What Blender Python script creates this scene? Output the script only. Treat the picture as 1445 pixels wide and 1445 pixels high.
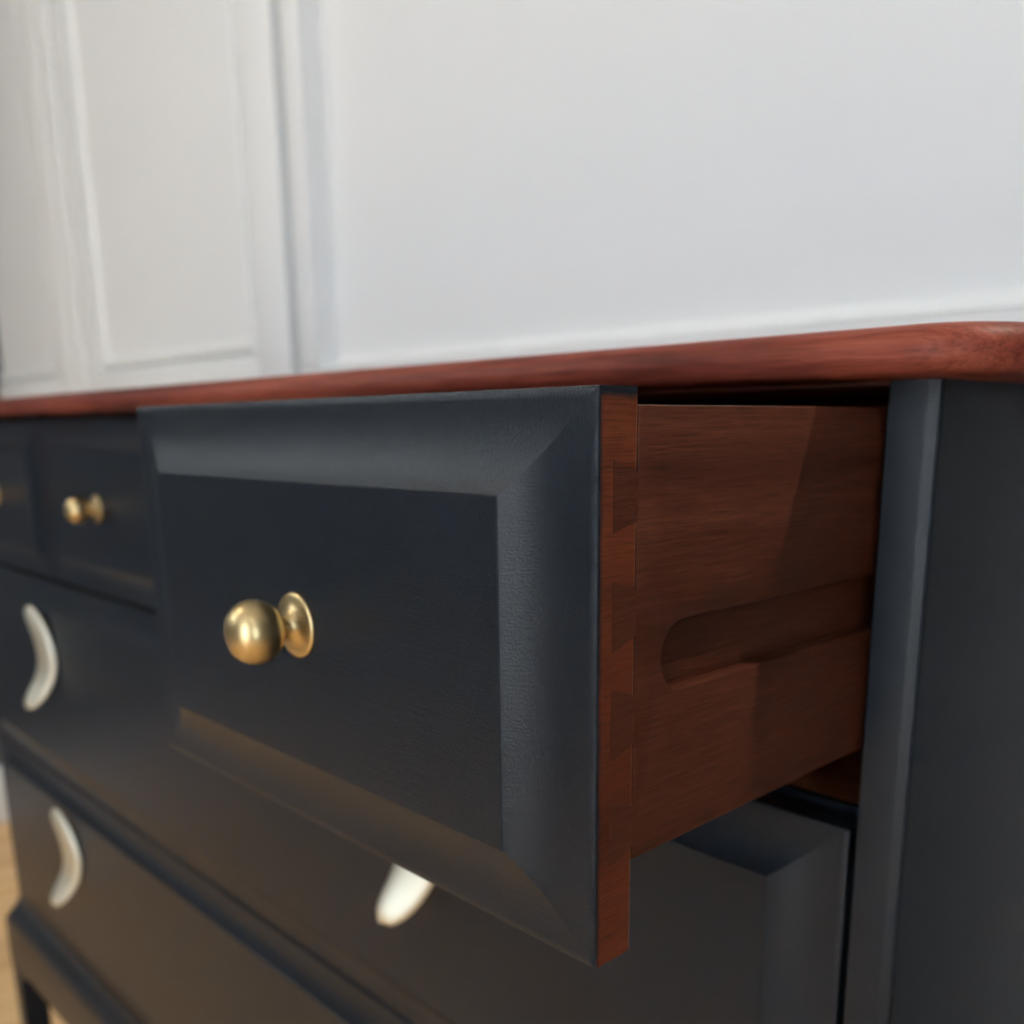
import bpy, bmesh, math, random
from mathutils import Vector, Matrix

# ------------------------------------------------------------------ set-up
for o in list(bpy.data.objects):
    bpy.data.objects.remove(o, do_unlink=True)
scene = bpy.context.scene
COL = scene.collection
S = 0.87            # metres per drawing unit (everything below is written in drawing units)
random.seed(7)

# camera -------------------------------------------------------------------
cam_d = bpy.data.cameras.new('camera')
cam = bpy.data.objects.new('camera', cam_d)
COL.objects.link(cam)
scene.camera = cam
yaw, pitch, roll = 0.8030, 0.2272, -0.0093
_d = Vector((-math.sin(yaw)*math.cos(pitch), math.cos(yaw)*math.cos(pitch), -math.sin(pitch)))
_r = Vector((math.cos(yaw), math.sin(yaw), 0)); _u = _r.cross(_d)
_r2 = math.cos(roll)*_r + math.sin(roll)*_u
_u2 = -math.sin(roll)*_r + math.cos(roll)*_u
M = Matrix((( _r2.x, _u2.x, -_d.x), (_r2.y, _u2.y, -_d.y), (_r2.z, _u2.z, -_d.z))).to_4x4()
M.translation = Vector((0.1686, -0.3407, -0.0096))*S
cam.matrix_world = M
FPX, PPX, PPY, N = 1356.6, 744.8, 912.5, 1445
cam_d.sensor_width = 36
cam_d.lens = FPX/N*36
cam_d.shift_x = (N/2-PPX)/N
cam_d.shift_y = (PPY-N/2)/N
cam_d.clip_start = 0.01
cam_d.dof.use_dof = True
cam_d.dof.focus_distance = 0.2618*S
cam_d.dof.aperture_fstop = cam_d.lens/3.0

# world --------------------------------------------------------------------
w = bpy.data.worlds.new('sky'); scene.world = w; w.use_nodes = True
bg = w.node_tree.nodes['Background']
bg.inputs['Color'].default_value = (0.62, 0.76, 1.0, 1); bg.inputs['Strength'].default_value = 1.0

# exposure -----------------------------------------------------------------
vs = scene.view_settings
vs.view_transform = 'Standard'; vs.look = 'None'; vs.gamma = 1; vs.use_curve_mapping = False
vs.exposure = -1.34

# room size
XL, XR, YF, YB, ZF, ZC = -2.46, 1.9, -2.9, 0.45, -1.0, 1.70

# daylight in unseen window openings, added to light the chest and its reflections -------------------------------
def window_light(name, cx, cy, cz, w_, h_, rot, power, col):
    L = bpy.data.lights.new(name, 'AREA'); L.shape = 'RECTANGLE'
    L.size = w_*S; L.size_y = h_*S; L.energy = power; L.color = col
    o = bpy.data.objects.new(name, L); COL.objects.link(o)
    o.location = Vector((cx, cy, cz))*S; o.rotation_euler = rot
    return o
WIN_L = (-2.60, -1.35, 0.62, 1.55)     # left wall, high window   y0,y1,z0,z1
WIN_G = (-0.40, 0.85, -0.90, 1.40)     # front wall, tall glazed opening
window_light('daylight_high', XL-0.10, (WIN_L[0]+WIN_L[1])/2, (WIN_L[2]+WIN_L[3])/2, 1.25, 0.93, (math.radians(90), 0, math.radians(-90)), 82, (0.92, 0.97, 1.0))
window_light('daylight_tall', (WIN_G[0]+WIN_G[1])/2, YF-0.10, (WIN_G[2]+WIN_G[3])/2, 1.25, 2.3, (math.radians(90), 0, 0), 235, (0.86, 0.925, 1.0))
WIN_R = (-2.10, -1.40, -0.50, 1.30)
window_light('daylight_right', XR+0.10, (WIN_R[0]+WIN_R[1])/2, (WIN_R[2]+WIN_R[3])/2, 0.7, 1.8, (math.radians(90), 0, math.radians(90)), 72, (0.74, 0.86, 1.0))
ADDED_LAMPS = [(-1.75, -1.15), (0.9, -1.3)]  # positions of the added, unseen ceiling spotlights
ADDED_LAMP_W = [24, 6]

# ------------------------------------------------------------------ helpers
def link(o):
    COL.objects.link(o); return o
ORI = {}
def empty(name, origin, label, cat, group=None):
    o = link(bpy.data.objects.new(name, None)); o.location = Vector(origin)*S
    o['label'] = label; o['category'] = cat
    if group: o['group'] = group
    o.empty_display_size = 0.02
    ORI[o.name] = Vector(origin)
    return o
def obj(name, bm, mats, parent=None, origin=(0, 0, 0), smooth=None, label=None, kind=None, recalc=True, bevel=0):
    """bm is in drawing units, local to origin (drawing units, world)"""
    if recalc: bmesh.ops.recalc_face_normals(bm, faces=bm.faces[:])
    if bevel:
        es = [e for e in bm.edges if len(e.link_faces) == 2 and e.calc_face_angle(0) > 0.6]
        bmesh.ops.bevel(bm, geom=es, offset=bevel, segments=3, profile=0.5, affect='EDGES', clamp_overlap=True)
    bm.transform(Matrix.Scale(S, 4))
    me = bpy.data.meshes.new(name); bm.to_mesh(me); bm.free()
    for m in (mats if isinstance(mats, (list, tuple)) else [mats]): me.materials.append(m)
    if smooth is not None:
        for p_ in me.polygons: p_.use_smooth = True
        if smooth < 3: me.set_sharp_from_angle(angle=smooth)
    o = link(bpy.data.objects.new(name, me))
    og = Vector(origin); ORI[o.name] = og
    if parent:
        o.parent = parent; o.location = (og-ORI[parent.name])*S
    else: o.location = og*S
    if label: o['label'] = label
    if kind: o['kind'] = kind
    return o
def box(bm, x0, x1, y0, y1, z0, z1):
    v = [bm.verts.new((x, y, z)) for x in (x0, x1) for y in (y0, y1) for z in (z0, z1)]
    for f in ((0,1,3,2), (4,6,7,5), (0,4,5,1), (2,3,7,6), (0,2,6,4), (1,5,7,3)):
        bm.faces.new([v[i] for i in f])
def boxo(name, x0, x1, y0, y1, z0, z1, mat, parent=None, bevel=0.0, smooth=0.6, **k):
    bm = bmesh.new(); og = Vector(((x0+x1)/2, (y0+y1)/2, z0))
    box(bm, x0-og.x, x1-og.x, y0-og.y, y1-og.y, 0, z1-z0)
    return obj(name, bm, mat, parent, og, smooth=smooth if bevel else None, bevel=bevel, **k)
def prism(bm, pts, axis, a, b):
    """pts: 2D polygon; axis 'x' -> pts are (y,z) etc."""
    def mk(p_, t):
        return {'x': (t, p_[0], p_[1]), 'y': (p_[0], t, p_[1]), 'z': (p_[0], p_[1], t)}[axis]
    A = [bm.verts.new(mk(p_, a)) for p_ in pts]; B = [bm.verts.new(mk(p_, b)) for p_ in pts]
    bm.faces.new(A); bm.faces.new(B[::-1])
    n = len(pts)
    for i in range(n): bm.faces.new((A[i], B[i], B[(i+1) % n], A[(i+1) % n]))

# ------------------------------------------------------------------ materials
def mat(name):
    m = bpy.data.materials.new(name); m.use_nodes = True
    nt = m.node_tree; b = nt.nodes['Principled BSDF']
    return m, nt, b
def nd(nt, t, **k):
    n = nt.nodes.new(t)
    for a, v in k.items():
        if a in n.inputs.keys(): n.inputs[a].default_value = v
        else: setattr(n, a, v)
    return n
def coords(nt, scale, rot=(0, 0, 0), src='Object'):
    tc = nt.nodes.new('ShaderNodeTexCoord'); mp = nt.nodes.new('ShaderNodeMapping')
    mp.inputs['Scale'].default_value = scale; mp.inputs['Rotation'].default_value = rot
    nt.links.new(tc.outputs[src], mp.inputs['Vector']); return mp.outputs['Vector']
def noise(nt, vec, scale, detail=4, rough=0.55, dist=0):
    n = nt.nodes.new('ShaderNodeTexNoise'); n.inputs['Scale'].default_value = scale
    n.inputs['Detail'].default_value = detail; n.inputs['Roughness'].default_value = rough
    n.inputs['Distortion'].default_value = dist
    nt.links.new(vec, n.inputs['Vector']); return n.outputs['Fac']
def ramp(nt, fac, stops):
    r = nt.nodes.new('ShaderNodeValToRGB'); e = r.color_ramp.elements
    while len(e) > 1: e.remove(e[-1])
    e[0].position = stops[0][0]; e[0].color = (*stops[0][1], 1)
    for p_, c in stops[1:]:
        q = e.new(p_); q.color = (*c, 1)
    nt.links.new(fac, r.inputs['Fac']); return r.outputs['Color']
def bump(nt, b, h, strength, dist):
    bp = nt.nodes.new('ShaderNodeBump'); bp.inputs['Strength'].default_value = strength
    bp.inputs['Distance'].default_value = dist
    nt.links.new(h, bp.inputs['Height']); nt.links.new(bp.outputs['Normal'], b.inputs['Normal'])
def mix(nt, fac, a, b_, mode='MIX'):
    n = nt.nodes.new('ShaderNodeMix'); n.data_type = 'RGBA'; n.blend_type = mode
    for s, v in ((0, fac), (6, a), (7, b_)):
        if hasattr(v, 'node'): nt.links.new(v, n.inputs[s])
        elif isinstance(v, (int, float)): n.inputs[s].default_value = v
        else: n.inputs[s].default_value = (*v, 1)
    return n.outputs[2]
def math_(nt, op, a, b_=None, c=None):
    n = nt.nodes.new('ShaderNodeMath'); n.operation = op
    for i, v in enumerate((a, b_, c)):
        if v is None: continue
        if hasattr(v, 'node'): nt.links.new(v, n.inputs[i])
        else: n.inputs[i].default_value = v
    return n.outputs[0]

def plain(name, col, rough=0.5, metal=0.0, var=0.06, sc=6, bs=0.0):
    m, nt, b = mat(name)
    v = coords(nt, (1, 1, 1)); f = noise(nt, v, sc, 5)
    c = ramp(nt, f, [(0.3, tuple(x*(1-var) for x in col)), (0.7, tuple(min(1, x*(1+var)) for x in col))])
    nt.links.new(c, b.inputs['Base Color'])
    b.inputs['Roughness'].default_value = rough; b.inputs['Metallic'].default_value = metal
    if bs: bump(nt, b, noise(nt, v, 400, 3), bs, 0.0004)
    return m

PAINT = (0.0042, 0.0062, 0.0090)
def paint_nodes(nt, b):
    fine = noise(nt, coords(nt, (1, 1, 1)), 1500, 3, 0.6)
    brush = noise(nt, coords(nt, (40, 300, 1600)), 1.0, 3, 0.6)
    h = math_(nt, 'ADD', math_(nt, 'MULTIPLY', fine, 0.8), math_(nt, 'MULTIPLY', brush, 0.35))
    bump(nt, b, h, 0.7, 0.0003)
    return fine
def satin(name):
    m, nt, b = mat(name)
    paint_nodes(nt, b)
    f = noise(nt, coords(nt, (1, 1, 1)), 9, 4)
    nt.links.new(ramp(nt, f, [(0.3, tuple(x*0.9 for x in PAINT)), (0.7, tuple(x*1.1 for x in PAINT))]), b.inputs['Base Color'])
    b.inputs['Roughness'].default_value = 0.27; b.inputs['Specular IOR Level'].default_value = 0.155
    return m
M_PAINT = satin('satin_black_paint')

def wood(name, stops, along='y', rough=0.5, fine=1.0, pore=0.5, ring=1.0, src='Object', spec=0.12):
    m, nt, b = mat(name)
    st = {'x': (0.12, 1, 1), 'y': (1, 0.10, 1), 'z': (1, 1, 0.12)}[along]
    sp = {'x': (0.045, 1, 1), 'y': (1, 0.045, 1), 'z': (1, 1, 0.045)}[along]
    f1 = noise(nt, coords(nt, tuple(s*26*ring for s in st), src=src), 1.0, 5, 0.6, 0.6)
    f2 = noise(nt, coords(nt, tuple(s*900*fine for s in sp), src=src), 1.0, 3, 0.7)
    fac = math_(nt, 'ADD', math_(nt, 'MULTIPLY', f1, 0.62), math_(nt, 'MULTIPLY', f2, 0.38))
    c = ramp(nt, fac, stops)
    por = ramp(nt, noise(nt, coords(nt, tuple(s*1700*fine for s in sp), src=src), 1.0, 2, 0.5), [(0.36, (1-pore,)*3), (0.47, (1, 1, 1))])
    c = mix(nt, 1.0, c, por, 'MULTIPLY')
    nt.links.new(c, b.inputs['Base Color'])
    b.inputs['Roughness'].default_value = rough; b.inputs['Specular IOR Level'].default_value = spec
    bump(nt, b, f2, 0.6, 0.00025)
    return m, nt, b, c
M_SIDE = wood('drawer_mahogany', [(0.30, (0.018, 0.005, 0.0025)), (0.5, (0.043, 0.0115, 0.0055)), (0.70, (0.092, 0.029, 0.0145))], 'y', 0.48, 1.0, 0.35)[0]
M_TAIL = wood('dovetail_mahogany', [(0.30, (0.019, 0.005, 0.0024)), (0.5, (0.041, 0.0113, 0.0054)), (0.70, (0.082, 0.026, 0.013))], 'y', 0.5, 1.2, 0.3)[0]
M_TOP = wood('polished_mahogany_top', [(0.30, (0.022, 0.006, 0.0045)), (0.43, (0.070, 0.014, 0.009)), (0.52, (0.11, 0.024, 0.0145)), (0.62, (0.15, 0.038, 0.022)), (0.74, (0.22, 0.072, 0.042))], 'x', 0.45, 0.55, 0.25, 1.6, spec=0.08)[0]
M_INNER = wood('inner_carcass_wood', [(0.3, (0.11, 0.045, 0.020)), (0.7, (0.24, 0.11, 0.045))], 'x', 0.6)[0]
M_RAIL = wood('rail_dark_mahogany', [(0.3, (0.035, 0.015, 0.012)), (0.7, (0.08, 0.032, 0.022))], 'x', 0.5)[0]

# drawer front board: reddish end wood with black paint over face, top edge and a ragged rim
def front_board_mat():
    m, nt, b, c = wood('drawer_front_board', [(0.30, (0.034, 0.0075, 0.003)), (0.5, (0.066, 0.0155, 0.006)), (0.72, (0.11, 0.032, 0.013))], 'y', 0.5, 1.3, 0.3)
    tc = nt.nodes.new('ShaderNodeTexCoord'); sx = nt.nodes.new('ShaderNodeSeparateXYZ')
    nt.links.new(tc.outputs['Object'], sx.inputs[0])
    X, Y, Z = sx.outputs
    rag = math_(nt, 'MULTIPLY', math_(nt, 'SUBTRACT', noise(nt, coords(nt, (1, 1, 1)), 160, 5, 0.7), 0.5), 0.0022)
    # pale scraped line down the rear corner of the end
    sc = noise(nt, coords(nt, (1, 1, 60)), 6, 3, 0.7)
    line = math_(nt, 'MULTIPLY', math_(nt, 'GREATER_THAN', Y, (0.0162-0.0008)*S), math_(nt, 'MULTIPLY', sc, 1.1))
    c2 = mix(nt, line, c, (0.55, 0.30, 0.13))
    # paint: front rim, top edge
    a = math_(nt, 'SMOOTH_MIN', math_(nt, 'SUBTRACT', math_(nt, 'ADD', Y, rag), 0.0011*S), math_(nt, 'SUBTRACT', math_(nt, 'MULTIPLY', math_(nt, 'ADD', Z, rag), -1), 0.0022*S))
    a.node.inputs[2].default_value = 0.0006
    k = nt.nodes.new('ShaderNodeMapRange'); k.inputs[1].default_value = -0.0004; k.inputs[2].default_value = 0.0012
    k.inputs[3].default_value = 1; k.inputs[4].default_value = 0
    nt.links.new(a, k.inputs[0])
    c3 = mix(nt, k.outputs[0], c2, PAINT)
    nt.links.new(c3, b.inputs['Base Color'])
    return m
M_BOARD = front_board_mat()

M_BRASS = plain('antique_brass', (0.47, 0.355, 0.18), 0.36, 1.0, 0.08, 40, 0.05)
M_PALEBRASS = plain('pale_champagne_metal', (0.62, 0.60, 0.50), 0.50, 1.0, 0.04, 30)
M_WALL = plain('white_wall_paint', (0.805, 0.815, 0.81), 0.55, 0, 0.015, 2.0)
M_ROOM = plain('grey_room_paint', (0.085, 0.088, 0.093), 0.7, 0, 0.02, 2.0)
M_WOODWORK = plain('white_eggshell_woodwork', (0.85, 0.86, 0.85), 0.42, 0, 0.01, 3.0)
M_CEIL = plain('ceiling_white', (0.80, 0.80, 0.78), 0.7, 0, 0.01, 3.0)
M_METALW = plain('white_metal', (0.8, 0.8, 0.8), 0.4, 0, 0.01)
M_FLOOR = []
for i, k in enumerate((1.0, 0.88, 1.1)):
    M_FLOOR.append(wood('oak_floor_%s' % 'abc'[i], [(0.3, (0.60*k, 0.35*k, 0.15*k)), (0.5, (0.74*k, 0.47*k, 0.23*k)), (0.7, (0.82*k, 0.57*k, 0.31*k))], 'y', 0.35, 0.35, 0.12, 0.5)[0])
M_SUB = plain('dark_floor_joint', (0.10, 0.06, 0.03), 0.8)
def glass():
    m, nt, b = mat('window_glass')
    b.inputs['Transmission Weight'].default_value = 1; b.inputs['Roughness'].default_value = 0.0
    b.inputs['IOR'].default_value = 1.0; b.inputs['Base Color'].default_value = (0.97, 0.98, 0.98, 1)
    return m
def emis(name, col, st):
    m, nt, b = mat(name)
    b.inputs['Emission Color'].default_value = (*col, 1); b.inputs['Emission Strength'].default_value = st
    return m
M_DOOR = plain('dark_door_paint', (0.03, 0.032, 0.035), 0.5, 0, 0.02)  # for the added door, kept dark for the chest side's reflection
M_LENS = emis('lamp_lens', (1.0, 0.93, 0.82), 12.0)

# ------------------------------------------------------------------ room
# floor: dark base with separate oak boards running front to back
fl = boxo('floor', XL-0.1, XR+0.1, YF-0.1, YB+0.1, ZF-0.12, ZF-0.004, M_SUB, kind='structure')
BW = 0.155
nrow = int((XR-XL)/BW)+1
me_cache = {}
for i in range(nrow):
    x0 = XL+i*BW; x1 = min(x0+BW-0.0016, XR)
    if x1-x0 < 0.02: continue
    y = YF; k = 0
    off = (i*0.53) % 1.25
    while y < YB-0.001:
        L = off+0.25 if k == 0 else 1.3
        y1 = min(y+L, YB)
        if y1-y > 0.02:
            boxo('floor_board', x0, x1, y, y1-0.0012, ZF-0.02, ZF, M_FLOOR[(i*2+k*5+i//3) % 3], fl, bevel=0.0008)
        y = y1; k += 1
boxo('ceiling', XL-0.1, XR+0.1, YF-0.1, YB+0.1, ZC, ZC+0.1, M_CEIL, kind='structure')
def wall_with_hole(name, axis, pos, thick, a0, a1, holes):
    """axis 'y': wall in XZ at y=pos; 'x': wall in YZ at x=pos; holes (a0,a1,z0,z1) sorted along a"""
    bm = bmesh.new(); parts = []; p = a0
    for h0, h1, z0, z1 in holes:
        parts += [(p, h0, ZF-0.004, ZC), (h0, h1, z1, ZC)]
        if z0 > ZF: parts.append((h0, h1, ZF-0.004, z0))
        p = h1
    parts.append((p, a1, ZF-0.004, ZC))
    for (p0, p1, z0, z1) in parts:
        if axis == 'y': box(bm, p0, p1, min(pos, pos+thick), max(pos, pos+thick), z0, z1)
        else: box(bm, min(pos, pos+thick), max(pos, pos+thick), p0, p1, z0, z1)
    return obj(name, bm, M_WALL if name == 'wall_back' else M_ROOM, kind='structure')
DOOR = (0.10, 1.00, ZF, 1.25)
wall_with_hole('wall_front', 'y', YF, -0.12, XL, XR, [WIN_G])
wall_with_hole('wall_right', 'x', XR, 0.12, YF, YB, [WIN_R])
wall_with_hole('wall_left', 'x', XL, -0.12, YF, YB, [WIN_L])
wb = wall_with_hole('wall_back', 'y', YB, 0.12, XL, XR, [DOOR])
def make_window(name, axis, pos, hole, out):
    h0, h1, z0, z1 = hole
    def B(bm, a0, a1, d0, d1, zz0, zz1):
        d0, d1 = pos+out*d0, pos+out*d1; d0, d1 = min(d0, d1), max(d0, d1)
        if axis == 'y': box(bm, a0, a1, d0, d1, zz0, zz1)
        else: box(bm, d0, d1, a0, a1, zz0, zz1)
    t = 0.05; bm = bmesh.new()
    B(bm, h0, h0+t, 0.03, 0.08, z0, z1); B(bm, h1-t, h1, 0.03, 0.08, z0, z1)
    B(bm, h0+t, h1-t, 0.03, 0.08, z0, z0+t); B(bm, h0+t, h1-t, 0.03, 0.08, z1-t, z1)
    root = obj(name, bm, M_WOODWORK, kind='structure')
    n = 1 if (h1-h0) < 1.0 else 2
    for k in range(1, n):
        c = h0+(h1-h0)*k/n; bm = bmesh.new(); B(bm, c-0.018, c+0.018, 0.035, 0.075, z0+t, z1-t); obj('glazing_bar', bm, M_WOODWORK, root)
    bm = bmesh.new(); B(bm, h0+t, h1-t, 0.052, 0.056, z0+t, z1-t); obj('pane', bm, glass(), root)
    bm = bmesh.new(); B(bm, h0-0.03, h1+0.03, -0.05, 0.03, z0-0.03, z0-0.002); obj('window_sill', bm, M_WOODWORK, root)
make_window('window_1', 'x', XL, WIN_L, -1)  # unseen windows, added as light sources and for reflections in the paint

make_window('window_2', 'y', YF, WIN_G, -1)
make_window('window_3', 'x', XR, WIN_R, 1)
# back wall panelling: boards stand proud of recessed panels, mitred mouldings around each panel
YP = 0.42
def board(name, x0, x1, z0, z1, bev=0.002, yf=YP):
    return boxo(name, x0, x1, yf, YB, z0, z1, M_WOODWORK, wb, bevel=bev)
ZT = ZC-0.12
def moulding(x0, x1, z0, z1, w_, y0, y1, prof=None):
    """picture-frame moulding inside rect: outer edge at depth y0 (front), inner edge at y1. four mitred pieces"""
    prof = prof or [(0, 0), (0.05, 0.85), (0.18, 1.0), (0.30, 0.40), (0.45, 0.22), (0.62, 0.30), (0.78, 0.62), (0.88, 0.95), (1.0, 1.0)]
    rings = [(w_*a, y0+(y1-y0)*d) for a, d in prof]
    sides = (lambda o: ((x0+o, z0+o), (x1-o, z0+o)), lambda o: ((x1-o, z0+o), (x1-o, z1-o)),
             lambda o: ((x1-o, z1-o), (x0+o, z1-o)), lambda o: ((x0+o, z1-o), (x0+o, z0+o)))
    for s in sides:
        bm = bmesh.new(); A = []; Bv = []
        for o, y in rings+[(w_, YB+0.001), (0, YB+0.001)]:
            (ax, az), (bx, bz) = s(o)
            A.append(bm.verts.new((ax, y, az))); Bv.append(bm.verts.new((bx, y, bz)))
        n = len(A)
        for i in range(n): bm.faces.new((A[i], A[(i+1) % n], Bv[(i+1) % n], Bv[i]))
        bm.faces.new(A); bm.faces.new(Bv[::-1])
        obj('panel_moulding', bm, M_WOODWORK, wb, smooth=0.7)
def ground(name, x0, x1, z0, z1, y):
    return boxo(name, x0, x1, y, YB, z0, z1, M_WALL, wb)
# right big panel: frame boards + deep moulding
board('wall_rail', -1.085, 0.06, ZF, 0.069)
board('wall_bead', -1.085, -1.035, 0.069, ZC, 0.008)
moulding(-1.035, 0.035, 0.069, ZT, 0.018, YP, 0.449, [(0, 0), (0.10, 0.38), (0.17, 0.44), (0.32, 0.86), (0.42, 0.90), (0.8, 0.99), (1, 1)])
board('wall_stile', 0.035, 0.06, 0.069, ZC)
board('wall_rail', -1.035, 0.035, ZT, ZC)
# unseen dark door, added so the chest's side panel has a dark reflection
dr = boxo('door_1', DOOR[0]+0.012, DOOR[1]-0.012, YB+0.004, YB+0.045, ZF+0.004, DOOR[3]-0.012, M_DOOR, kind='structure', bevel=0.002)
for (a, b_) in ((0.18, 0.52), (0.58, 0.92)):
    for (c, d) in ((-0.82, -0.10), (0.05, 1.10)):
        boxo('door_panel', a, b_, YB-0.004, YB+0.006, c, d, M_DOOR, dr, bevel=0.004)
bm = bmesh.new(); bmesh.ops.create_uvsphere(bm, u_segments=20, v_segments=12, radius=0.028); obj('door_handle', bm, M_BRASS, dr, (0.945, YB-0.035, -0.02), smooth=3)
trm = boxo('trim_1', DOOR[0]-0.035, DOOR[0], YB-0.02, YB+0.12, ZF, DOOR[3]+0.035, M_DOOR, kind='structure', bevel=0.003)  # trim of the added door, dark for the same reflection
boxo('trim_2', DOOR[1], DOOR[1]+0.07, YB-0.02, YB+0.12, ZF, DOOR[3]+0.035, M_DOOR, kind='structure', bevel=0.003)
boxo('trim_3', DOOR[0], DOOR[1], YB-0.02, YB+0.12, DOOR[3], DOOR[3]+0.07, M_DOOR, kind='structure', bevel=0.003)
# middle unit
board('wall_stile', -1.205, -1.108, ZF, ZC, 0.004)
board('wall_rail', -1.831, -1.205, ZF, 0.093)
board('wall_rail', -1.831, -1.205, ZT, ZC)
moulding(-1.831, -1.205, 0.093, ZT, 0.034, YP, 0.434)
ground('wall_panel', -1.797, -1.239, 0.127, ZT-0.034, 0.434)
board('wall_stile', -1.880, -1.831, ZF, ZC, 0.004)
# left unit
board('wall_bead', -1.965, -1.905, ZF, ZC, 0.010)
board('wall_stile', -2.069, -1.968, ZF, ZC, 0.004)
board('wall_rail', XL, -2.069, ZF, 0.093)
board('wall_rail', XL, -2.069, ZT, ZC)
moulding(XL-0.3, -2.069, 0.093, ZT, 0.034, YP, 0.434)
ground('wall_panel', XL, -2.103, 0.127, ZT-0.034, 0.434)
# baseboards
def baseb(name, x0, x1, y0, y1):
    boxo(name, x0, x1, y0, y1, ZF, ZF+0.15, M_WOODWORK, kind='structure', bevel=0.005)
baseb('baseboard_back', XL, 0.06, YP-0.02, YP)
baseb('baseboard_left', XL, XL+0.02, YF, YP-0.02)
baseb('baseboard_right', XR-0.02, XR, YF+0.02, YP-0.02)
baseb('baseboard_front', XL+0.02, XR, YF, YF+0.02)

# unseen pendant lamp, added to cast the top's shadow on the drawer side
PX, PY, PZ = 0.42, 0.345, 0.98
wl = empty('pendant_lamp', (PX, PY, PZ), 'small brass pendant lamp hanging in front of the dark door', 'lamp')
boxo('cord', PX-0.002, PX+0.002, PY-0.002, PY+0.002, PZ+0.084, ZC-0.014, M_DOOR, wl)
bm = bmesh.new(); bmesh.ops.create_cone(bm, cap_ends=True, segments=28, radius1=0.04, radius2=0.045, depth=0.014)
obj('ceiling_rose', bm, M_BRASS, wl, (PX, PY, ZC-0.007), smooth=0.6)
bm = bmesh.new()
for k in range(28):
    a0, a1 = 2*math.pi*k/28, 2*math.pi*(k+1)/28
    def cc(r_, z_, a): return bm.verts.new((r_*math.cos(a), r_*math.sin(a), z_))
    for (ra, za, rb, zb) in ((0.045, 0.0, 0.030, 0.08), (0.030, 0.08, 0.0005, 0.085), (0.043, 0.0, 0.028, 0.077), (0.043, 0, 0.045, 0)):
        bm.faces.new((cc(ra, za, a0), cc(ra, za, a1), cc(rb, zb, a1), cc(rb, zb, a0)))
bmesh.ops.remove_doubles(bm, verts=bm.verts[:], dist=1e-5)
obj('shade', bm, M_BRASS, wl, (PX, PY, PZ), smooth=0.6)
sp = bpy.data.lights.new('pendant_bulb', 'SPOT'); sp.energy = 125; sp.color = (1.0, 0.86, 0.70); sp.shadow_soft_size = 0.012
sp.spot_size = math.radians(38); sp.spot_blend = 0.3
so = link(bpy.data.objects.new('pendant_bulb', sp)); so.location = Vector((PX, PY, PZ+0.01))*S
so.rotation_euler = (Vector((-0.02, -0.20, -0.08))*S-so.location).to_track_quat('-Z', 'Y').to_euler()
# unseen ceiling spotlights, added for light and glints on the black paint
for i, (lx, ly) in enumerate(ADDED_LAMPS):
    e = empty('ceiling_spotlight', (lx, ly, ZC), ['round white ceiling spotlight over the left half of the room', 'round white ceiling spotlight over the right front of the room'][i], 'lamp', 'recessed ceiling spotlights')
    bm = bmesh.new(); bmesh.ops.create_cone(bm, cap_ends=True, segments=32, radius1=0.05, radius2=0.055, depth=0.012)
    bmesh.ops.translate(bm, verts=bm.verts[:], vec=(0, 0, -0.006)); obj('rim', bm, M_METALW, e, (lx, ly, ZC), smooth=0.6)
    bm = bmesh.new(); bmesh.ops.create_cone(bm, cap_ends=True, segments=32, radius1=0.036, radius2=0.036, depth=0.004)
    bmesh.ops.translate(bm, verts=bm.verts[:], vec=(0, 0, -0.0135)); obj('lens', bm, M_LENS, e, (lx, ly, ZC), smooth=0.6)
    L = bpy.data.lights.new('spot_bulb', 'AREA'); L.shape = 'DISK'; L.size = 0.06; L.energy = ADDED_LAMP_W[i]; L.color = (1.0, 0.88, 0.72)
    lo = link(bpy.data.objects.new('spot_bulb', L)); lo.parent = e; lo.location = (0, 0, -0.020)

# ------------------------------------------------------------------ chest of drawers
CX0, CX1, CD = -1.211, 0.022, 0.40
chest = empty('chest_of_drawers', (-0.595, 0.2, ZF), 'black painted chest with polished mahogany top, brass knobs and one small drawer pulled out', 'chest of drawers')

# --- top slab: bullnosed edge, rounded corners
def slab():
    x0, x1, y0, y1, r = -1.248, 0.0585, -0.037, 0.405, 0.035
    zb, zt = 0.0045, 0.0207
    def outline(o):
        pts = []
        rr = max(r-o, 0.002)
        for (cx, cy, a0) in ((x1-r, y0+r, -90), (x1-r, y1-r, 0), (x0+r, y1-r, 90), (x0+r, y0+r, 180)):
            for k in range(13):
                a = math.radians(a0+90*k/12); pts.append((cx+rr*math.cos(a), cy+rr*math.sin(a)))
        return pts
    h = zt-zb
    prof = [(0.0075, 0), (0.0035, 0.03), (0.0015, 0.12), (0.0003, 0.30), (0, 0.45), (0.0004, 0.60), (0.0017, 0.76), (0.004, 0.89), (0.0075, 0.97), (0.012, 1.0)]
    bm = bmesh.new(); loops = []
    for o, t in prof:
        loops.append([bm.verts.new((x, y, zb+h*t)) for x, y in outline(o)])
    n = len(loops[0])
    for a, b_ in zip(loops, loops[1:]):
        for i in range(n): bm.faces.new((a[i], a[(i+1) % n], b_[(i+1) % n], b_[i]))
    bm.faces.new(loops[0][::-1]); bm.faces.new(loops[-1])
    return obj('chest_top', bm, M_TOP, chest, smooth=0.9, label='polished reddish mahogany top with rounded edge')
slab()

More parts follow.
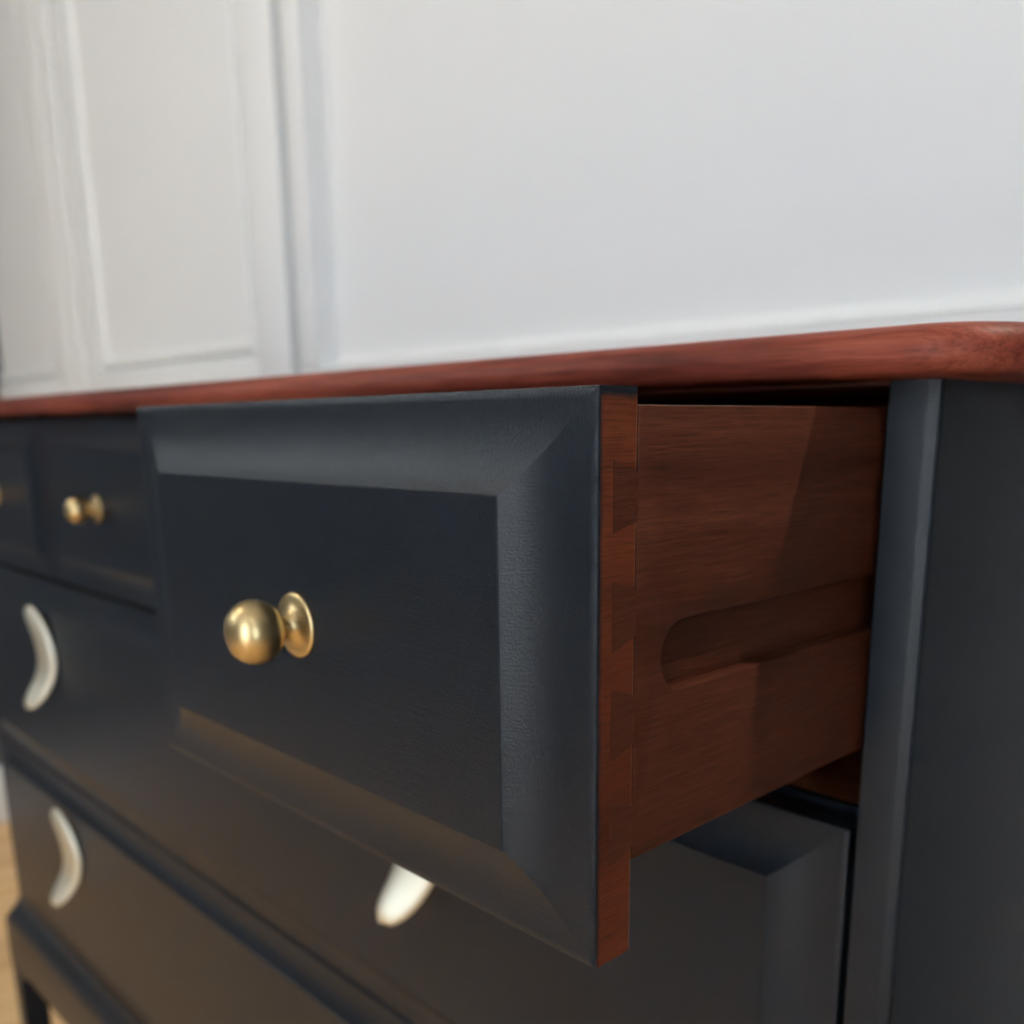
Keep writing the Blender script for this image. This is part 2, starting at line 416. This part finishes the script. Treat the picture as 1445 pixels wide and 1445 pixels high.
# --- carcass
boxo('side_panel', 0.0045, 0.0219, 0.0202, CD, -0.648, 0.0045, M_PAINT, chest)
boxo('side_panel', -1.2110, -1.1935, 0.0202, CD, -0.648, 0.0045, M_PAINT, chest, bevel=0.0008)
def stile(xi, xo):
    # eased corner, angled to catch a highlight: a narrow facet with softened ends
    s = 1 if xo > xi else -1
    pts = [(xi, 0.02), (xi, 0.0006), (xi+s*0.0006, 0), (xo-s*0.0048, 0), (xo-s*0.0042, 0.0001), (xo-s*0.0009, 0.0013), (xo-s*0.0003, 0.0019), (xo, 0.0030)]
    pts.append((xo, 0.02))
    bm = bmesh.new(); prism(bm, pts, 'z', -0.648, 0.0045)
    obj('stile', bm, M_PAINT, chest, smooth=0.25)
stile(0.0028, 0.0219); stile(-1.1918, -1.211)
P = 0.301; W = 0.2862
for k in range(1, 4):
    boxo('drawer_divider', -P*k+0.0015, -P*(k-1)-W-0.0015, 0.0015, 0.38, -0.1655, 0.0045, M_PAINT, chest, bevel=0.0005)
boxo('top_rail', -1.1918, 0.0028, 0.006, 0.04, 0.0031, 0.0045, M_RAIL, chest)
boxo('cross_rail', -1.1918, 0.0028, 0.0170, 0.0212, -0.1755, -0.1663, M_PAINT, chest)  # added black strip: hides the lit dust board edge, keeps the gap dark
boxo('dust_board', -1.1918, 0.0028, 0.0212, 0.38, -0.1755, -0.1665, M_INNER, chest)
boxo('dust_board', -1.1918, 0.0028, 0.0205, 0.38, -0.411, -0.405, M_INNER, chest)
boxo('bottom_board', -1.1918, 0.0028, 0.003, 0.38, -0.648, -0.642, M_INNER, chest)
boxo('back_board', -1.1918, 0.0028, 0.38, 0.39, -0.642, 0.0045, M_INNER, chest)
for k in range(4):       # runners that sit in the drawer-side grooves
    boxo('drawer_runner', -P*k-0.0038, -P*k+(0.0044 if k == 0 else 0.0014), 0.021, 0.36, -0.0855, -0.0795, M_RAIL, chest)

# --- plinth with sloping top moulding, then square legs
def plinth():
    prof = [(0.0, -0.6445), (0.0015, -0.650), (0.0055, -0.6585), (0.0105, -0.666), (0.0150, -0.6735), (0.0165, -0.679), (0.0165, -0.742), (0.0150, -0.7445)]
    bm = bmesh.new(); loops = []
    for o, z in prof:
        loops.append([bm.verts.new(c) for c in ((CX0-o, -o, z), (CX1+o, -o, z), (CX1+o, CD, z), (CX0-o, CD, z))])
    loops.append([bm.verts.new(c) for c in ((CX0+0.01, 0.01, -0.7445), (CX1-0.01, 0.01, -0.7445), (CX1-0.01, CD-0.02, -0.7445), (CX0+0.01, CD-0.02, -0.7445))])
    loops.append([bm.verts.new(c) for c in ((CX0+0.01, 0.01, -0.652), (CX1-0.01, 0.01, -0.652), (CX1-0.01, CD-0.02, -0.652), (CX0+0.01, CD-0.02, -0.652))])
    for a, b_ in zip(loops, loops[1:]):
        for i in range(4): bm.faces.new((a[i], a[(i+1) % 4], b_[(i+1) % 4], b_[i]))
    bm.faces.new(loops[0]); bm.faces.new(loops[-1])
    obj('plinth', bm, M_PAINT, chest, smooth=0.35)
plinth()
LW = 0.034
for sx in (0, 1):
    for sy in (0, 1):
        xa = CX0-0.0163 if sx == 0 else CX1+0.0163-LW
        ya = -0.0163 if sy == 0 else CD-LW-0.001
        # tapering square leg
        bm = bmesh.new(); t = 0.005
        top = [(xa, ya), (xa+LW, ya), (xa+LW, ya+LW), (xa, ya+LW)]
        ix = (0, -t, -t, 0) if sx == 0 else (t, 0, 0, t)
        iy = (0, 0, -t, -t) if sy == 0 else (t, t, 0, 0)
        A = [bm.verts.new((x-xa, y-ya, -0.7440-ZF)) for x, y in top]
        Bv = [bm.verts.new((top[i][0]+ix[i]-xa, top[i][1]+iy[i]-ya, 0)) for i in range(4)]
        for i in range(4): bm.faces.new((A[i], A[(i+1) % 4], Bv[(i+1) % 4], Bv[i]))
        bm.faces.new(A[::-1]); bm.faces.new(Bv)
        obj('leg', bm, M_PAINT, chest, (xa, ya, ZF), smooth=0.5, bevel=0.0012)
        if sy == 0:      # little curved bracket under the apron
            s = 1 if sx == 0 else -1; xe = xa+LW if sx == 0 else xa
            pts = [(xe-s*0.001, -0.7435), (xe-s*0.001, -0.766)]
            for k in range(7):
                a = math.radians(90*k/6); pts.append((xe+s*0.045-s*0.045*math.cos(a), -0.766+0.0215*math.sin(a)))
            bm = bmesh.new(); prism(bm, pts, 'y', -0.0155, 0.004); obj('corner_bracket', bm, M_PAINT, chest, smooth=0.5)

# --- drawers
TB = 0.0162
BX, BZ, HF = 0.0318, 0.0288, 0.0068
def front_mesh(width, height):
    """raised and fielded front; local: x 0..-width, y 0 (face rim) .. TB (back), z 0 .. -height"""
    bm = bmesh.new()
    e = 0.0009
    rim = [(0, e), (0.1*e, 0.55*e), (0.4*e, 0.18*e), (e, 0)]
    ts = [i/14 for i in range(1, 15)]
    ring = [(o, o, y) for o, y in rim]
    for t in ts:
        ring.append((e+(BX-e)*t, e+(BZ-e)*t, -HF*0.93*(t**2.9)))
    def rect(ox, oz, y): return ((-width+ox, y, -oz), (-ox, y, -oz), (-ox, y, -height+oz), (-width+ox, y, -height+oz))
    for s in range(4):
        prev = None
        for ox, oz, y in ring:
            c = rect(ox, oz, y); a, b_ = bm.verts.new(c[s]), bm.verts.new(c[(s+1) % 4])
            if prev: bm.faces.new((prev[0], a, b_, prev[1]))
            prev = (a, b_)
    # crisp little step up to the flat field
    c1 = rect(BX, BZ, -HF*0.93); c2 = rect(BX+0.0004, BZ+0.0004, -HF); 
    for s in range(4):
        bm.faces.new([bm.verts.new(p_) for p_ in (c1[s], c2[s], c2[(s+1) % 4], c1[(s+1) % 4])])
    bm.faces.new([bm.verts.new(p_) for p_ in c2])
    nb = len(bm.faces)
    # edges and back
    f0 = rect(0, 0, e)
    bk = rect(0, 0, TB-0.0008); b2 = rect(0.0006, 0.0006, TB)
    for s in range(4):
        bm.faces.new([bm.verts.new(p_) for p_ in (f0[s], bk[s], bk[(s+1) % 4], f0[(s+1) % 4])]).material_index = 1
        bm.faces.new([bm.verts.new(p_) for p_ in (bk[s], b2[s], b2[(s+1) % 4], bk[(s+1) % 4])]).material_index = 1
    bm.faces.new([bm.verts.new(p_) for p_ in b2]).material_index = 1
    # keep face directions outward (islands are open, so set by hand)
    cen = Vector((-width/2, TB*0.6, -height/2))
    for f in bm.faces:
        f.normal_update()
        if f.normal.dot(f.calc_center_median()-cen) < 0: f.normal_flip()
    return bm
def lathe(prof, seg=40):
    """profile (radius, out) revolved round -Y axis"""
    bm = bmesh.new(); rings = []
    for r_, o in prof:
        if r_ < 1e-6: rings.append([bm.verts.new((0, -o, 0))])
        else: rings.append([bm.verts.new((r_*math.cos(2*math.pi*k/seg), -o, r_*math.sin(2*math.pi*k/seg))) for k in range(seg)])
    for a, b_ in zip(rings, rings[1:]):
        if len(a) == 1 and len(b_) == 1: continue
        for k in range(seg):
            k2 = (k+1) % seg
            if len(a) == 1: bm.faces.new((a[0], b_[k], b_[k2]))
            elif len(b_) == 1: bm.faces.new((a[k], b_[0], a[k2]))
            else: bm.faces.new((a[k], b_[k], b_[k2], a[k2]))
    return bm
KNOB = [(0.0, 0.0), (0.0122, 0.0), (0.0124, 0.0005), (0.0122, 0.0011), (0.0112, 0.0015), (0.0095, 0.0017), (0.0078, 0.0021), (0.0062, 0.0029),
        (0.0050, 0.0042), (0.0043, 0.0058), (0.0043, 0.0070), (0.0052, 0.0080), (0.0072, 0.0092), (0.0092, 0.0108), (0.0108, 0.0130), (0.0117, 0.0156),
        (0.0119, 0.0180), (0.0115, 0.0205), (0.0103, 0.0229), (0.0084, 0.0250), (0.0058, 0.0264), (0.0030, 0.0271), (0.0, 0.0273)]
knob_me = None
def knob(parent, loc):
    global knob_me
    if knob_me is None:
        o = obj('knob', lathe(KNOB), M_BRASS, parent, loc, smooth=0.9); knob_me = o.data
        o['label'] = 'round antique brass knob'
        return o
    o = link(bpy.data.objects.new('knob', knob_me)); o.parent = parent
    o.location = (Vector(loc)-ORI[parent.name])*S; o['label'] = 'round antique brass knob'
    return o
def handle_mesh():
    """upright crescent pull: bulges to the right, lower tip stands further off; ridge near the inner edge"""
    bm = bmesh.new(); n = 36; rings = []
    def C(s):   # s -1 top .. 1 bottom
        x = 0.002-0.026*s*s if s < 0 else 0.002-0.014*s*s
        z = -0.0530*s if s < 0 else -0.0560*s
        q = 0.0021+(0.0085*s*s if s < 0 else 0.026*s*s)
        return Vector((x, -q, z))
    for i in range(n+1):
        s = -1+2*i/n
        c = C(s); T = (C(min(s+0.02, 1))-C(max(s-0.02, -1))).normalized()
        Wd = Vector((-T.z, 0, T.x)).normalized()
        if Wd.x < 0: Wd = -Wd
        Nn = Wd.cross(T); Nn = Nn if Nn.y < 0 else -Nn
        e = max(0.0, 1-abs(s)**10)**0.5
        wv = 0.0182-0.0095*abs(s)**1.2 if s < 0 else 0.0182-0.0080*s**2.2
        wv = wv*e+0.0004
        th = (0.0095-0.0030*abs(s)**2)*max(e, 0.05)
        sec = [(-1, 0), (-0.92, 0.35), (-0.72, 0.72), (-0.45, 0.98), (-0.30, 1.0), (0.05, 0.84), (0.50, 0.60), (0.82, 0.38), (0.95, 0.20), (1, 0.0), (0.9, -0.18), (0, -0.26), (-0.9, -0.18)]
        rings.append([bm.verts.new(c+Wd*(a*wv)+Nn*(b_*th)) for a, b_ in sec])
    m = len(rings[0])
    for a, b_ in zip(rings, rings[1:]):
        for k in range(m): bm.faces.new((a[k], a[(k+1) % m], b_[(k+1) % m], b_[k]))
    bm.faces.new(rings[0]); bm.faces.new(rings[-1][::-1])
    return bm
handle_me = None
def handle(parent, loc):
    global handle_me
    if handle_me is None:
        o = obj('handle', handle_mesh(), M_PALEBRASS, parent, loc, smooth=0.8); handle_me = o.data
    else:
        o = link(bpy.data.objects.new('handle', handle_me)); o.parent = parent; o.location = (Vector(loc)-ORI[parent.name])*S
    o['label'] = 'pale metal crescent handle'
    return o

H1 = 0.1650
small_me = None
def small_drawer(k, yface, label, full=False, zoff=0.0):
    global small_me
    x1 = -P*k; og = Vector((x1, yface, zoff))
    if small_me is None:
        o = obj('drawer', front_mesh(W, H1), [M_PAINT, M_BOARD], chest, og, smooth=0.45, recalc=False); small_me = o.data
    else:
        o = link(bpy.data.objects.new('drawer', small_me)); o.parent = chest; ORI[o.name] = og
        o.location = (og-ORI[chest.name])*S
    o['label'] = label
    yb = yface+TB
    # sides with stopped groove
    for s in (0, 1):
        xo = x1 if s == 0 else x1-W; d = -1 if s == 0 else 1
        y0, y1, zt, zb = yb, yb+0.335, -0.0047+zoff, -0.1357+zoff
        gt, gb, gy = -0.0660+zoff, -0.0875+zoff, yface+0.0385; gr = (gt-gb)/2; gc = (gt+gb)/2
        pts = [(y0, zt), (y1, zt), (y1, gt)]
        for q in range(17):
            a = math.radians(90+180*q/16); pts.append((gy+gr*math.cos(a)*0.95, gc+gr*math.sin(a)))
        pts += [(y1, gb), (y1, zb), (y0, zb)]
        bm = bmesh.new(); prism(bm, pts, 'x', xo, xo+d*0.0062)
        box(bm, min(xo+d*0.0062, xo+d*0.0105), max(xo+d*0.0062, xo+d*0.0105), y0, y1, zb, zt)
        bm.transform(Matrix.Translation(-Vector((xo, y0, zb))))
        obj('drawer_side', bm, M_SIDE, o, (xo, y0, zb), bevel=0.0005, smooth=0.5, label='reddish brown wooden side with a stopped groove')
        if full:
            for (l0, l1, r0, r1) in ((-0.0190, -0.0382, -0.0222, -0.0354), (-0.0512, -0.0712, -0.0547, -0.0676), (-0.0815, -0.1025, -0.0850, -0.0992), (-0.1150, -0.1345, -0.1184, -0.1312)):
                bm = bmesh.new(); ya, yc = yface+0.0062, yb+0.0002
                pp = [(ya, l0), (yc, r0), (yc, r1), (ya, l1)]
                prism(bm, [(a, b_) for a, b_ in pp], 'x', xo-d*0.00012, xo+d*0.004)
                bm.transform(Matrix.Translation(-Vector((xo, ya, l1))))
                obj('dovetail', bm, M_TAIL, o, (xo, ya, l1))
    boxo('drawer_back', x1-W+0.0105, x1-0.0105, yb+0.323, yb+0.335, -0.1357+zoff, -0.012+zoff, M_SIDE, o)
    boxo('drawer_bottom', x1-W+0.0105, x1-0.0105, yb, yb+0.323, -0.130+zoff, -0.126+zoff, M_INNER, o)
    knob(o, (x1-W/2, yface-HF+0.0001, -0.0815+zoff))
    return o
small_drawer(0, -0.1522, 'small top right drawer pulled out, black fielded front on dovetailed reddish wood', True)
small_drawer(1, 0.0, 'closed small drawer hidden behind the pulled-out one')
small_drawer(2, 0.0, 'closed small drawer left of the pulled-out one')
small_drawer(3, 0.0, 'closed small drawer at the far left end of the top row')
def long_drawer(ztop, h, label):
    og = Vector((0.0, 0.0, ztop)); Wl = 1.189
    o = obj('long_drawer', front_mesh(Wl, h), [M_PAINT, M_PAINT], chest, og, smooth=0.45, recalc=False, label=label)
    for xa in (-0.0125, -1.1865):
        boxo('drawer_side', xa, xa+0.010, TB, 0.36, ztop-h+0.012, ztop-0.016, M_SIDE, o)
    boxo('drawer_back', -1.1765, -0.0125, 0.348, 0.36, ztop-h+0.012, ztop-0.02, M_SIDE, o)
    boxo('drawer_bottom', -1.1765, -0.0125, TB, 0.348, ztop-h+0.016, ztop-h+0.020, M_INNER, o)
    for hx in (-0.926, -0.270):
        handle(o, (hx, -HF, ztop-0.0815))
long_drawer(-0.1690, 0.2320, 'upper long black drawer with two crescent handles')
long_drawer(-0.4040, 0.2365, 'lower long black drawer with two crescent handles')
